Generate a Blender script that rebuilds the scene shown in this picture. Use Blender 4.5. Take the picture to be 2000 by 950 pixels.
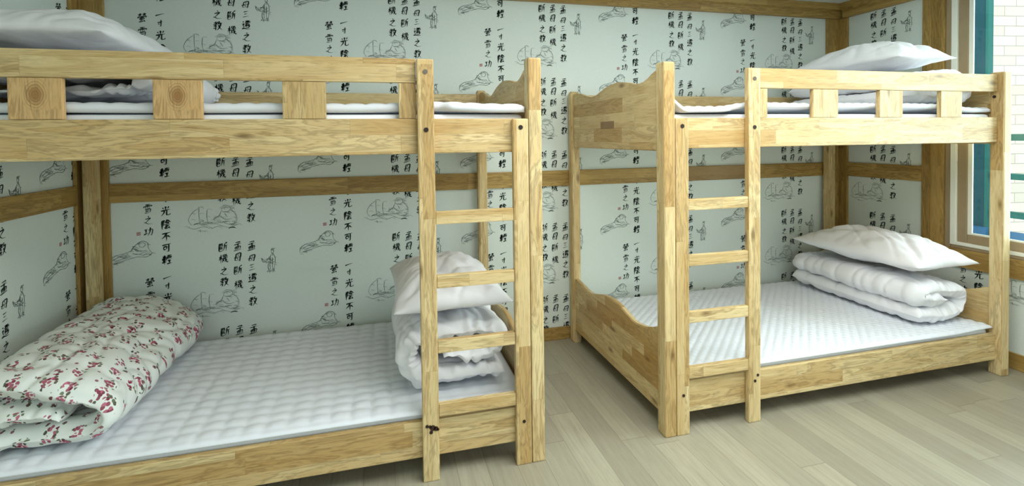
import bpy, bmesh, math, random
from mathutils import Vector, Matrix, noise

S = bpy.context.scene
COL = S.collection
for _o in list(bpy.data.objects):
    bpy.data.objects.remove(_o, do_unlink=True)

# ---------------------------------------------------------------- camera
F_PX, YAW, PITCH, ROLL = 988.75, math.radians(14.744), math.radians(-1.3534), math.radians(0.728)
cam_d = bpy.data.cameras.new('camera')
cam = bpy.data.objects.new('camera', cam_d)
COL.objects.link(cam)
cam_d.sensor_width = 36.0
cam_d.lens = F_PX / 2000.0 * 36.0
cam_d.shift_y = -(475.0 - 292.35) / 2000.0
cam_d.clip_start = 0.02
_r0 = Vector((math.cos(YAW), -math.sin(YAW), 0))
_f = Vector((math.sin(YAW) * math.cos(PITCH), math.cos(YAW) * math.cos(PITCH), math.sin(PITCH)))
_u0 = _r0.cross(_f)
_right = _r0 * math.cos(ROLL) - _u0 * math.sin(ROLL)
_up = _r0 * math.sin(ROLL) + _u0 * math.cos(ROLL)
_m = Matrix(((_right.x, _up.x, -_f.x, -0.6277), (_right.y, _up.y, -_f.y, -1.9139), (_right.z, _up.z, -_f.z, 1.3048), (0, 0, 0, 1)))
cam.matrix_world = _m
S.camera = cam

# ---------------------------------------------------------------- light and exposure
S.view_settings.view_transform = 'Standard'
S.view_settings.look = 'None'
S.view_settings.gamma = 1.0
S.view_settings.use_curve_mapping = False
S.view_settings.exposure = 0.56
world = bpy.data.worlds.new('world')
S.world = world
world.use_nodes = True
bg = world.node_tree.nodes['Background']
bg.inputs[0].default_value = (0.88, 1.0, 0.985, 1)
bg.inputs[1].default_value = 0.95
_wt = world.node_tree                     # sky dome: bright above the horizon, darker ground below
_tc = _wt.nodes.new('ShaderNodeTexCoord'); _sx = _wt.nodes.new('ShaderNodeSeparateXYZ'); _rp = _wt.nodes.new('ShaderNodeValToRGB')
_mr = _wt.nodes.new('ShaderNodeMapRange'); _mr.inputs[1].default_value = -1; _mr.inputs[2].default_value = 1
_wt.links.new(_tc.outputs['Generated'], _sx.inputs[0]); _wt.links.new(_sx.outputs[2], _mr.inputs[0]); _wt.links.new(_mr.outputs[0], _rp.inputs[0])
_e = _rp.color_ramp.elements
_e[0].position = 0.40; _e[0].color = (0.20, 0.20, 0.18, 1)
_e[1].position = 0.56; _e[1].color = (0.84, 0.99, 1.0, 1)
_wt.links.new(_rp.outputs[0], bg.inputs[0])
def area_light(name, loc, rot, sx, sy, power, color):
    l = bpy.data.lights.new(name, 'AREA')
    l.shape = 'RECTANGLE'; l.size = sx; l.size_y = sy; l.energy = power; l.color = color
    o = bpy.data.objects.new(name, l); COL.objects.link(o)
    o.location = loc; o.rotation_euler = rot
    return o
area_light('overhead_fill_light', (0.6, -0.9, 2.20), (0, 0, 0), 1.9, 1.3, 34, (0.98, 1.0, 0.97))  # added soft fill from overhead, brightens bed fronts and upper wall; not a fixture
area_light('window_daylight', (3.0, -0.55, 1.5), (0, math.radians(90), 0), 1.8, 1.7, 60, (0.88, 0.98, 1.0))

_sl = bpy.data.lights.new('sun', 'SUN'); _sl.energy = 2.6; _sl.angle = math.radians(2); _sl.color = (1.0, 0.97, 0.92)
_so = bpy.data.objects.new('sun', _sl); COL.objects.link(_so)
_so.rotation_euler = Vector((0.25, 0.52, -0.86)).to_track_quat('-Z', 'Y').to_euler()

PI = math.pi
R = random.Random(7)
YW = 1.149          # back wall plane
XL, XR = -2.104, 2.726
YF = -3.4           # how far the room runs towards the viewer
ZC = 2.262          # ceiling

# ---------------------------------------------------------------- materials
def lin(r, g, b):
    f = lambda c: (c / 255 / 12.92) if c / 255 <= 0.04045 else ((c / 255 + 0.055) / 1.055) ** 2.4
    return (f(r), f(g), f(b), 1.0)

class N:
    """small helper to wire shader nodes"""
    def __init__(self, name):
        self.m = bpy.data.materials.new(name); self.m.use_nodes = True
        self.t = self.m.node_tree
        self.b = self.t.nodes['Principled BSDF']
    def n(self, kind, **kw):
        x = self.t.nodes.new(kind)
        for k, v in kw.items(): setattr(x, k, v)
        return x
    def l(self, a, b): self.t.links.new(a, b)
    def val(self, s, v):
        if hasattr(v, 'is_linked') or isinstance(v, bpy.types.NodeSocket): self.l(v, s)
        else: s.default_value = v
    def math(self, op, a, b=None, c=None, clamp=False):
        x = self.n('ShaderNodeMath', operation=op, use_clamp=clamp)
        self.val(x.inputs[0], a)
        if b is not None: self.val(x.inputs[1], b)
        if c is not None: self.val(x.inputs[2], c)
        return x.outputs[0]
    def mix(self, fac, a, b, blend='MIX'):
        x = self.n('ShaderNodeMix', data_type='RGBA', blend_type=blend)
        self.val(x.inputs[0], fac); self.val(x.inputs[6], a); self.val(x.inputs[7], b)
        return x.outputs[2]
    def ramp(self, fac, *stops):
        x = self.n('ShaderNodeValToRGB')
        e = x.color_ramp.elements
        while len(e) < len(stops): e.new(0.5)
        for i, (p, c) in enumerate(stops):
            e[i].position = p; e[i].color = c if len(c) == 4 else (*c, 1)
        self.l(fac, x.inputs[0])
        return x.outputs[0]
    def uv(self): return self.n('ShaderNodeUVMap', uv_map='grain').outputs[0]
    def xyz(self, v):
        x = self.n('ShaderNodeSeparateXYZ'); self.l(v, x.inputs[0]); return x.outputs
    def comb(self, a, b, c=0.0):
        x = self.n('ShaderNodeCombineXYZ')
        for i, v in enumerate((a, b, c)): self.val(x.inputs[i], v)
        return x.outputs[0]
    def noise(self, vec, scale, detail=3.0, rough=0.55, dist=0.0):
        x = self.n('ShaderNodeTexNoise'); self.l(vec, x.inputs['Vector'])
        x.inputs['Scale'].default_value = scale; x.inputs['Detail'].default_value = detail
        x.inputs['Roughness'].default_value = rough; x.inputs['Distortion'].default_value = dist
        return x.outputs[0]
    def bump(self, h, strength, dist=0.002):
        x = self.n('ShaderNodeBump'); self.l(h, x.inputs['Height'])
        x.inputs['Strength'].default_value = strength; x.inputs['Distance'].default_value = dist
        self.l(x.outputs[0], self.b.inputs['Normal'])
    def out(self, color=None, rough=0.5, spec=0.3):
        if color is not None: self.val(self.b.inputs['Base Color'], color)
        self.val(self.b.inputs['Roughness'], rough)
        self.b.inputs['Specular IOR Level'].default_value = spec
        return self.m

def wood(name, pale, mid, dark, bw=0.36, bh=0.05, var=0.5, grain=0.5, rough=0.42, knots=True, patch=None, ring=False):
    """finger jointed laminated timber: blocks bw long and bh high, each with a tone and grain of its own"""
    k = N(name)
    uvw = k.xyz(k.uv()); u, v = uvw[0], uvw[1]
    row = k.math('FLOOR', k.math('DIVIDE', v, bh))
    wn = k.n('ShaderNodeTexWhiteNoise', noise_dimensions='1D'); k.l(row, wn.inputs['W'])
    uo = k.math('ADD', k.math('DIVIDE', u, bw), k.math('MULTIPLY', wn.outputs[0], 7.0))
    col = k.math('FLOOR', uo)
    w2 = k.n('ShaderNodeTexWhiteNoise', noise_dimensions='2D'); k.l(k.comb(row, col), w2.inputs['Vector'])
    tone = w2.outputs[0]; rc = k.xyz(w2.outputs[1])
    if ring:                                     # slab with one big knot, rings bending round it
        d = k.math('SQRT', k.math('ADD', k.math('POWER', k.math('MULTIPLY', u, 0.7), 2.0), k.math('POWER', v, 2.0)))
        vv = k.math('ADD', v, k.math('MULTIPLY', k.math('DIVIDE', v, k.math('ADD', k.math('MULTIPLY', d, 60.0), 0.25)), 0.10))
    else: vv = v
    gv = k.comb(k.math('ADD', k.math('MULTIPLY', u, 2.6), k.math('MULTIPLY', rc[0], 40.0)),
                k.math('ADD', k.math('MULTIPLY', vv, 19.0), k.math('MULTIPLY', rc[1], 40.0)))
    g1 = k.noise(gv, 1.0, 4.0, 0.6, 1.1)
    gv2 = k.comb(k.math('MULTIPLY', u, 11.0), k.math('ADD', k.math('MULTIPLY', vv, 190.0), k.math('MULTIPLY', rc[2], 30.0)))
    g2 = k.noise(gv2, 1.0, 3.0, 0.6, 0.3)
    rg = k.math('SINE', k.math('ADD', k.math('MULTIPLY', g1, 42.0), k.math('MULTIPLY', u, 7.0)))
    rg = k.math('POWER', k.math('MULTIPLY_ADD', rg, 0.5, 0.5), 2.0)
    rg = k.math('MULTIPLY', rg, k.math('MULTIPLY_ADD', k.math('GREATER_THAN', rc[2], 0.4), 0.75, 0.25))
    base = k.mix(k.math('MULTIPLY', k.math('POWER', tone, 1.8), var), pale, mid)
    d1 = k.math('MULTIPLY', k.ramp(g1, (0.40, (0, 0, 0)), (0.68, (1, 1, 1))), grain)
    base = k.mix(d1, base, mid)
    base = k.mix(k.math('MULTIPLY', rg, grain * 0.55), base, dark)
    base = k.mix(k.math('MULTIPLY', k.ramp(g2, (0.52, (0, 0, 0)), (0.75, (1, 1, 1))), grain * 0.75), base, dark)
    if knots:
        vo = k.n('ShaderNodeTexVoronoi', voronoi_dimensions='2D'); vo.inputs['Scale'].default_value = 1.0
        k.l(k.comb(k.math('MULTIPLY', u, 2.4), k.math('MULTIPLY', v, 6.5)), vo.inputs['Vector'])
        kd = k.math('ADD', vo.outputs['Distance'], k.math('MULTIPLY', k.math('SUBTRACT', g1, 0.5), 0.10))
        kn = k.ramp(kd, (0.02, (1, 1, 1)), (0.10, (0, 0, 0)))
        kn = k.math('MULTIPLY', kn, k.math('GREATER_THAN', k.xyz(vo.outputs['Color'])[0], 0.66))
        base = k.mix(k.math('MULTIPLY', kn, 0.7), base, dark)
    if ring:
        dd = k.math('ADD', d, k.math('MULTIPLY', k.math('SUBTRACT', g1, 0.5), 0.016))
        rr = k.math('MULTIPLY_ADD', k.math('SINE', k.math('MULTIPLY', dd, 900.0)), 0.5, 0.5)
        base = k.mix(k.math('MULTIPLY', k.math('MULTIPLY', rr, k.ramp(dd, (0.022, (1, 1, 1)), (0.042, (0, 0, 0)))), 0.5), base, dark)
        base = k.mix(k.ramp(dd, (0.010, (0.85, 0.85, 0.85)), (0.026, (0, 0, 0))), base, lin(156, 112, 62))
    if patch:                                    # one dark block let into the board
        a, b_, c_, e = patch
        ins = k.math('MULTIPLY', k.math('MULTIPLY', k.math('GREATER_THAN', u, a), k.math('LESS_THAN', u, b_)), k.math('MULTIPLY', k.math('GREATER_THAN', v, c_), k.math('LESS_THAN', v, e)))
        base = k.mix(k.math('MULTIPLY', ins, 0.8), base, k.mix(g1, lin(150, 108, 62), lin(92, 62, 36)))
    fu = k.math('FRACT', uo); fv = k.math('FRACT', k.math('DIVIDE', v, bh))
    ju = k.math('LESS_THAN', fu, 0.0016 / bw); jv = k.math('LESS_THAN', fv, 0.0010 / bh)
    if not ring: base = k.mix(k.math('MULTIPLY', k.math('MAXIMUM', ju, jv), 0.22), base, dark)
    k.bump(g2, 0.12, 0.0008)
    return k.out(base, rough, 0.35)

M = {}
PALE, MID, DARK = lin(229, 208, 158), lin(186, 148, 88), lin(98, 68, 30)
M['bed'] = wood('pale_rubberwood', PALE, MID, DARK, 0.58, 0.062, 0.75, 0.64)
M['bed_board'] = wood('pale_rubberwood_board', PALE, MID, DARK, 0.34, 0.052, 1.0, 0.5)
M['bed_patch'] = wood('pale_rubberwood_board_dark_block', PALE, MID, DARK, 0.34, 0.075, 0.8, 0.5, patch=(.50, .665, 1.345, 1.385))
M['bed_ring'] = wood('pale_rubberwood_big_knot', lin(226, 190, 136), lin(204, 160, 104), DARK, 0.6, 0.3, 0.3, 0.6, knots=False, ring=True)
M['trim'] = wood('olive_brown_trim_wood', lin(188, 156, 92), lin(152, 118, 60), lin(80, 58, 26), 0.7, 0.06, 0.8, 0.65, 0.4, False)
k = N('pvc_wood_tone'); M['pvc'] = k.out(k.mix(k.noise(k.n('ShaderNodeTexCoord').outputs['Object'], 14, 2), lin(150, 132, 104), lin(166, 147, 116)), 0.35)
k = N('pvc_white'); M['pvcw'] = k.out(lin(236, 238, 228), 0.4)
k = N('screw_dark'); M['screw'] = k.out(lin(44, 34, 28), 0.6)
k = N('knot_dark'); M['knot'] = k.out(lin(60, 38, 24), 0.7)
k = N('screw_steel'); k.b.inputs['Metallic'].default_value = 0.8; M['steel'] = k.out(lin(120, 112, 104), 0.4)

k = N('wallpaper_paper')                                   # woven off-white paper
tc = k.n('ShaderNodeTexCoord').outputs['Object']; p = k.xyz(tc)
we = k.noise(k.comb(k.math('MULTIPLY', k.math('ADD', p[0], p[1]), 60.0), k.math('MULTIPLY', p[2], 900.0)), 1.0, 2.0)
wf = k.noise(k.comb(k.math('MULTIPLY', k.math('ADD', p[0], p[1]), 900.0), k.math('MULTIPLY', p[2], 60.0)), 1.0, 2.0)
w = k.math('MULTIPLY', k.math('ADD', we, wf), 0.5)
M['paper'] = k.out(k.mix(k.ramp(w, (0.35, (0, 0, 0)), (0.65, (1, 1, 1))), lin(217, 227, 221), lin(230, 238, 232)), 0.75, 0.2)
k = N('wallpaper_ink'); M['ink'] = k.out(lin(52, 60, 58), 0.8, 0.1)
k = N('wallpaper_grey_line'); M['line'] = k.out(lin(146, 157, 153), 0.8, 0.1)
k = N('wallpaper_red_seal'); M['seal'] = k.out(lin(176, 112, 112), 0.8, 0.1)
k = N('ceiling_paint'); M['ceil'] = k.out(lin(226, 230, 226), 0.8, 0.1)

k = N('bleached_oak_laminate')
p = k.xyz(k.n('ShaderNodeTexCoord').outputs['Object'])
PW, PL = 0.118, 1.2
row = k.math('FLOOR', k.math('DIVIDE', p[0], PW))
wn = k.n('ShaderNodeTexWhiteNoise', noise_dimensions='1D'); k.l(row, wn.inputs['W'])
yo = k.math('ADD', k.math('DIVIDE', p[1], PL), k.math('MULTIPLY', wn.outputs[0], 5.0))
w2 = k.n('ShaderNodeTexWhiteNoise', noise_dimensions='2D'); k.l(k.comb(row, k.math('FLOOR', yo)), w2.inputs['Vector'])
rc = k.xyz(w2.outputs[1])
g = k.noise(k.comb(k.math('MULTIPLY', p[0], 46.0), k.math('ADD', k.math('MULTIPLY', p[1], 2.2), k.math('MULTIPLY', rc[1], 50.0))), 1.0, 5.0, 0.65, 0.6)
g2 = k.noise(k.comb(k.math('MULTIPLY', p[0], 260.0), k.math('ADD', k.math('MULTIPLY', p[1], 9.0), k.math('MULTIPLY', rc[2], 50.0))), 1.0, 2.0)
c = k.mix(rc[0], lin(150, 146, 128), lin(172, 168, 148))
c = k.mix(k.math('MULTIPLY', k.ramp(g, (0.4, (0, 0, 0)), (0.75, (1, 1, 1))), 0.55), c, lin(142, 130, 114))
c = k.mix(k.math('MULTIPLY', k.ramp(g2, (0.5, (0, 0, 0)), (0.8, (1, 1, 1))), 0.4), c, lin(128, 116, 102))
j = k.math('MAXIMUM', k.math('LESS_THAN', k.math('FRACT', k.math('DIVIDE', p[0], PW)), 0.016), k.math('LESS_THAN', k.math('FRACT', yo), 0.0022))
c = k.mix(k.math('MULTIPLY', j, 0.5), c, lin(92, 82, 70))
k.bump(g2, 0.08, 0.0006)
M['floor'] = k.out(c, 0.36, 0.4)

def cloth(name, a, b, bump=0.15, sc=55.0):
    k = N(name); tc = k.n('ShaderNodeTexCoord').outputs['Object']
    h = k.noise(tc, sc, 3.0, 0.6, 0.4)
    k.bump(h, bump, 0.004)
    return k.out(k.mix(k.noise(tc, 9.0), a, b), 0.85, 0.15)
M['cotton'] = cloth('white_cotton', lin(233, 233, 238), lin(240, 240, 243))
M['sheet'] = cloth('white_sheet', lin(238, 240, 246), lin(244, 245, 248), 0.08)
M['quilt'] = cloth('white_quilted_cotton', lin(226, 231, 240), lin(234, 238, 244), 0.12, 120.0)

k = N('rose_sprig_cotton')
uv = k.uv()
def vor(scale, rnd=1.0, smooth=False):
    x = k.n('ShaderNodeTexVoronoi', voronoi_dimensions='2D'); k.l(uv, x.inputs['Vector'])
    x.inputs['Scale'].default_value = scale; x.inputs['Randomness'].default_value = rnd
    return x
big = vor(14.0, 0.62); pet = vor(100.0, 0.95); smv = vor(27.0, 0.8)
pc = k.xyz(pet.outputs['Color'])
petal = k.math('LESS_THAN', pet.outputs['Distance'], 0.52)
ro = k.math('LESS_THAN', big.outputs['Distance'], k.math('MULTIPLY_ADD', k.xyz(big.outputs['Color'])[1], 0.09, 0.17))
leaf = k.math('LESS_THAN', big.outputs['Distance'], 0.34)
leaf = k.math('MULTIPLY', leaf, k.math('GREATER_THAN', pc[1], 0.70))
ro = k.math('MULTIPLY', k.math('MULTIPLY', ro, petal), k.math('GREATER_THAN', pc[2], 0.25))
bud = k.math('LESS_THAN', smv.outputs['Distance'], 0.135)
budl = k.math('MULTIPLY', k.math('LESS_THAN', smv.outputs['Distance'], 0.27), k.math('GREATER_THAN', pc[1], 0.8))
some = k.math('GREATER_THAN', k.xyz(smv.outputs['Color'])[2], 0.5)
rose = k.mix(pc[0], lin(200, 112, 136), lin(118, 38, 62))
green = k.mix(pc[0], lin(126, 138, 112), lin(78, 74, 66))
c = k.mix(k.noise(uv, 9.0), lin(222, 228, 225), lin(232, 236, 232))
c = k.mix(k.math('MULTIPLY', k.math('MULTIPLY', budl, some), petal), c, green)
c = k.mix(k.math('MULTIPLY', k.math('MULTIPLY', bud, some), 0.9), c, k.mix(pc[1], lin(160, 84, 100), lin(92, 62, 62)))
c = k.mix(k.math('MULTIPLY', leaf, petal), c, green)
c = k.mix(k.math('MULTIPLY', ro, 0.95), c, rose)
h = k.noise(k.n('ShaderNodeTexCoord').outputs['Object'], 40.0, 3.0); k.bump(h, 0.15, 0.004)
M['floral'] = k.out(c, 0.85, 0.15)

k = N('cream_brick')
br = k.n('ShaderNodeTexBrick'); p = k.xyz(k.n('ShaderNodeTexCoord').outputs['Object'])
k.l(k.comb(p[0], p[2]), br.inputs['Vector'])
for nm, v in (('Scale', 1.0), ('Brick Width', 0.26), ('Row Height', 0.098), ('Mortar Size', 0.004), ('Mortar Smooth', 0.3), ('Bias', -0.2)): br.inputs[nm].default_value = v
br.inputs['Color1'].default_value = lin(240, 233, 222); br.inputs['Color2'].default_value = lin(226, 215, 202); br.inputs['Mortar'].default_value = lin(186, 174, 166)
M['brick'] = k.out(br.outputs['Color'], 0.9, 0.1)
k = N('teal_paint'); M['teal'] = k.out(lin(34, 102, 100), 0.4)
k = N('dark_blue_teal_paint'); M['teal2'] = k.out(lin(26, 74, 88), 0.3)
k = N('deep_blue_paint'); M['blue'] = k.out(lin(54, 104, 150), 0.4)
k = N('clear_glass')
tr = k.n('ShaderNodeBsdfTransparent'); tr.inputs[0].default_value = (0.93, 0.98, 0.97, 1)
gl = k.n('ShaderNodeBsdfGlossy'); gl.inputs['Roughness'].default_value = 0.02
lw = k.n('ShaderNodeFresnel'); lw.inputs[0].default_value = 1.35
mx = k.n('ShaderNodeMixShader'); k.l(lw.outputs[0], mx.inputs[0]); k.l(tr.outputs[0], mx.inputs[1]); k.l(gl.outputs[0], mx.inputs[2])
k.l(mx.outputs[0], k.t.nodes['Material Output'].inputs[0]); M['glass'] = k.m

# ---------------------------------------------------------------- mesh helpers
def tag(o, label, cat, group=None, kind=None):
    o['label'] = label; o['category'] = cat
    if group: o['group'] = group
    if kind: o['kind'] = kind
    return o
def thing(name, loc, label, cat, group=None, kind=None):
    o = bpy.data.objects.new(name, None); COL.objects.link(o)
    o.location = loc; o.empty_display_size = 0.1
    return tag(o, label, cat, group, kind)
def origin(o):
    v = Vector((0, 0, 0))
    while o: v += Vector(o.location); o = o.parent
    return v
def obj(name, bm, mats, parent=None, at=None, smooth=False):
    """link a bmesh built in room coordinates as one object; at = its own origin"""
    org = Vector(at) if at is not None else (origin(parent) if parent else Vector((0, 0, 0)))
    bmesh.ops.translate(bm, vec=-org, verts=bm.verts)
    me = bpy.data.meshes.new(name); bm.to_mesh(me); bm.free()
    for m in (mats if isinstance(mats, (list, tuple)) else [mats]): me.materials.append(m)
    if smooth:
        for f in me.polygons: f.use_smooth = True
    o = bpy.data.objects.new(name, me); COL.objects.link(o)
    if parent:
        o.parent = parent; o.location = org - origin(parent)
    else: o.location = org
    return o
def newbm():
    bm = bmesh.new(); bm.loops.layers.uv.new('grain'); return bm
def uvgrain(bm, faces, g, off):
    lay = bm.loops.layers.uv['grain']
    for f in faces:
        n = f.normal; a = max(range(3), key=lambda i: abs(n[i]))
        if a == g: ax = [(g + 1) % 3, (g + 2) % 3]
        else: ax = [g, 3 - g - a]
        for l in f.loops:
            c = l.vert.co
            l[lay].uv = (c[ax[0]] + off[0], c[ax[1]] + off[1])
def box(bm, lo, hi, g=0, bev=0.003, off=None):
    lo, hi = [min(a, b) for a, b in zip(lo, hi)], [max(a, b) for a, b in zip(lo, hi)]
    t = newbm()
    r = bmesh.ops.create_cube(t, size=1.0)
    for v in t.verts:
        v.co = Vector([lo[i] + (v.co[i] + 0.5) * (hi[i] - lo[i]) for i in range(3)])
    b = min(bev, 0.3 * min(hi[i] - lo[i] for i in range(3)))
    if b > 0:
        bmesh.ops.bevel(t, geom=list(t.edges), offset=b, segments=2, affect='EDGES', profile=0.6)
    t.normal_update()
    if off is None: off = (R.uniform(0, 20), R.uniform(0, 20))
    uvgrain(t, t.faces, g, off)
    merge(bm, t)
    return bm
def merge(bm, t):
    me = bpy.data.meshes.new('tmp'); t.to_mesh(me); t.free()
    bm.from_mesh(me); bpy.data.meshes.remove(me)
def prism(bm, pts, axis, a, b, g, bev=0.003, off=None):
    """polygon pts (the two other axes in order) pulled from a to b along axis"""
    t = newbm()
    oth = [i for i in range(3) if i != axis]
    def mk(p, w):
        c = [0, 0, 0]; c[oth[0]], c[oth[1]] = p; c[axis] = w; return t.verts.new(c)
    A = [mk(p, a) for p in pts]; B = [mk(p, b) for p in pts]; n = len(pts)
    t.faces.new(A); t.faces.new(B[::-1])
    for i in range(n): t.faces.new((A[i], B[i], B[(i + 1) % n], A[(i + 1) % n]))
    bmesh.ops.recalc_face_normals(t, faces=t.faces)
    if bev:
        es = [e for e in t.edges if len(e.link_faces) == 2 and any(len(f.verts) > 4 for f in e.link_faces)]
        bmesh.ops.bevel(t, geom=es, offset=bev, segments=2, affect='EDGES', clamp_overlap=True)
    t.normal_update()
    uvgrain(t, t.faces, g, off or (R.uniform(0, 20), R.uniform(0, 20)))
    merge(bm, t); return bm
def cyl(bm, c, axis, r, h, seg=14):
    t = newbm()
    bmesh.ops.create_cone(t, cap_ends=True, segments=seg, radius1=r, radius2=r, depth=h)
    if axis == 1: bmesh.ops.rotate(t, verts=t.verts, matrix=Matrix.Rotation(PI / 2, 3, 'X'))
    if axis == 0: bmesh.ops.rotate(t, verts=t.verts, matrix=Matrix.Rotation(PI / 2, 3, 'Y'))
    bmesh.ops.translate(t, vec=c, verts=t.verts)
    merge(bm, t); return bm
def catmull(P, n, closed=False):
    out = []; m = len(P)
    seg = m if closed else m - 1
    for i in range(seg):
        g = lambda j: P[j % m] if closed else P[max(0, min(m - 1, j))]
        p0, p1, p2, p3 = g(i - 1), g(i), g(i + 1), g(i + 2)
        for s in range(n):
            t = s / n
            out.append(tuple(0.5 * ((2 * b) + (c - a) * t + (2 * a - 5 * b + 4 * c - d) * t * t + (3 * b - a - 3 * c + d) * t ** 3)
                             for a, b, c, d in zip(p0, p1, p2, p3)))
    if not closed: out.append(tuple(P[-1]))
    return out
def nz(x, y, z, s=0.0): return noise.noise(Vector((x + s, y + s * 1.7, z - s)))

# ---------------------------------------------------------------- wallpaper: brush characters and line drawings
def S_(txt): return [[tuple(float(q) for q in p.split(',')) for p in st.split()] for st in txt.split(';')]
GL = {
 'one': S_('1,6.2 3,5.6 9,4.5'),
 'inch': S_('2,4 8,3.1;6,1 6,5 5.9,8.6 4.4,7.9;3.2,5.2 4,6.6'),
 'light': S_('5,0.5 5,4;2.2,1.4 3.2,3;8,1 6.7,3;0.8,4.6 9.2,4;4,4.4 3.4,7 1,9.5;6.2,4.2 6.1,8.4 7,9.3 9.3,9 9.4,7.8'),
 'shade': S_('1.5,1 1.5,9.6;1.5,1.3 3.3,1 2.2,3.5 3.4,5 2.1,6;6.4,0.5 5.2,2.2 3.6,3.8;6.3,0.7 9.6,3.6;5,3.6 7.5,3.2 6.8,4.6;4,5.2 9,4.8;4.5,6.5 8.8,6.2;6.5,6.3 4.5,9 8.4,8.6;7.5,7.6 8.9,9.6'),
 'not': S_('1,2.1 9,1.5;5.4,1.8 3.5,4.8 0.8,6.9;5.2,3.6 5.2,9.5;6,4.2 8.9,6.6'),
 'can': S_('0.8,2.1 9.2,1.4;7,1.7 7,5 6.9,8.8 5.2,8.1;2.2,4 2.4,6.9;2.2,4.1 5,3.7 4.7,6.5;2.4,6.6 4.8,6.3'),
 'slight': S_('1,2 4.6,1.7;1.4,3.3 1.4,6.2;1.4,3.3 4.3,3.1 4.2,6.1;1.4,4.7 4.2,4.5;1.4,6.2 4.2,6;0.5,7.6 5,7.1;2.8,0.4 2.8,9.8;5.4,1.4 9.4,1;6.4,2 5.6,3.4 6.4,4.8;7.8,2 7,3.4 7.8,4.8;9.2,2 8.4,3.4 9.2,4.8;5.6,6.1 9,5.7;7.4,5.8 7.4,9;5.1,9.4 9.8,9'),
 'firefly': S_('1.5,1 2,2.2;4.2,.8 3.5,2.1;3,.3 2.8,2.1 1.2,3.5;2.9,2 4.4,3.3;5.8,1 6.2,2.1;8.6,.7 7.8,2;7.3,.2 7.1,2 5.6,3.3;7.2,1.9 8.9,3.2;1,4.1 .8,5.5;1,4.3 9.2,3.9 8.3,5.3;3,5.7 3.1,7.6;3,5.7 7,5.4 6.7,7.4;3.1,7.5 6.8,7.3;5,4.9 5,9;2,9.4 7.6,8.9;7,8.1 8.3,9.8'),
 'snow': S_('2.5,.8 7.8,.5;1.2,2.3 .9,3.8;1.2,2.4 9,2 8.1,3.5;5,.8 5,4.8;2.8,3 3.7,3.5;2.6,4.2 3.6,4.7;6.3,2.9 7.3,3.3;6.3,4.1 7.3,4.5;2.3,6 7.7,5.6 7.5,9.6;2.8,7.7 7.4,7.4;2,9.6 7.7,9.3'),
 'of': S_('5,.6 5.9,2;2.2,3.5 7.3,2.8 4.8,5.2 2.4,7.4;1,7 3,7.4 5.4,9 9.6,9.3'),
 'merit': S_('.8,2.6 4.5,2.2;2.6,2.4 2.6,7;.5,7.7 4.7,6.5;5,3.5 9.2,3 8.7,8.2 8,9.2 6.8,8.2;7,.6 6.7,5 4.5,9.5'),
 'meng': S_('2.5,.9 7.6,.5 5.2,2.3;5.1,2 5.3,4.4 4.1,4.3;1,3.1 9,2.6;2.3,5.6 2.6,8.8;2.3,5.7 7.9,5.3 7.4,8.7;4.2,5.7 4.3,8.7;6,5.6 5.9,8.7;.5,9.4 9.6,8.9'),
 'mother': S_('3,1 2.5,5 2,8 8,7.7;3,1.3 7.9,.9 7.4,6 7,9.2 6,8.6;.5,5.1 9.5,4.5;4.8,2 5.5,3.5;4.3,5.8 5,7.1'),
 'three': S_('2,1.9 8,1.3;2.8,5.1 7.2,4.6;1,8.8 9.2,8.1'),
 'move': S_('1.5,1 2.5,2.1;.8,3.9 2.7,3.5 1.8,5.2 2.8,6.6 1,8.4;.6,8.4 3.2,8.2 6,9 9.8,9.4;4,1.1 9,.7;4.4,2.1 4.5,3.6;4.4,2.2 8.9,1.8 8.6,3.5;5.8,.9 5.8,3.5;7.3,.9 7.3,3.5;4.4,3.7 8.7,3.4;3.8,4.8 9.2,4.4;5.5,4.6 3.7,6.7;7.1,4.5 9.5,6.5;5,6.1 8.1,5.8 7.8,7.6 5.3,7.8 5.2,6.2'),
 'teach': S_('1.2,2.1 4.8,1.7;3,.5 3,3.6;.5,3.8 5.5,3.3;5.1,.9 3.5,3.5 .9,6;2,5.4 4.1,5 3,6.3;3,6.2 3.3,9 2.2,9;.7,7.6 5.1,6.9;6.9,.5 5.5,4.1;6.3,2.9 9.6,2.4;8.7,2.5 7.2,6.8 4.7,9.7;6,4.4 7.4,7.3 9.9,9.6'),
 'sever': S_('.9,1 .9,9 5,8.6;2.2,1 1.6,2.4 2.6,3.4 1.7,4.4;3.9,1 3.3,2.4 4.3,3.4 3.4,4.4;1.2,5.1 4.8,4.7;2.2,5.6 1.6,6.8 2.6,7.8;3.9,5.6 3.3,6.8 4.4,7.8;8.9,.7 6.2,2.1;6.3,2 6.1,5.8 5.1,9.1;6.3,4.1 9.7,3.6;8,3.8 8,9.8'),
 'loom': S_('.4,3.1 3.8,2.6;2.2,.5 2.2,9.7;2.1,3.2 .3,6.5;2.4,4 3.7,5.5;5,.7 4.4,2 5.2,2.8 4.3,3.8 5.6,3.6;8,.7 7.6,2 8.6,2.8 7.8,3.8 9.3,3.6;3.8,5.1 9.7,4.5;6.2,.5 7,6.3 9.2,9.6 9.7,7.9;5,5 3.7,9.1;4.7,6.5 6.1,8.1;8.7,5.9 6.1,9.2'),
}
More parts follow.
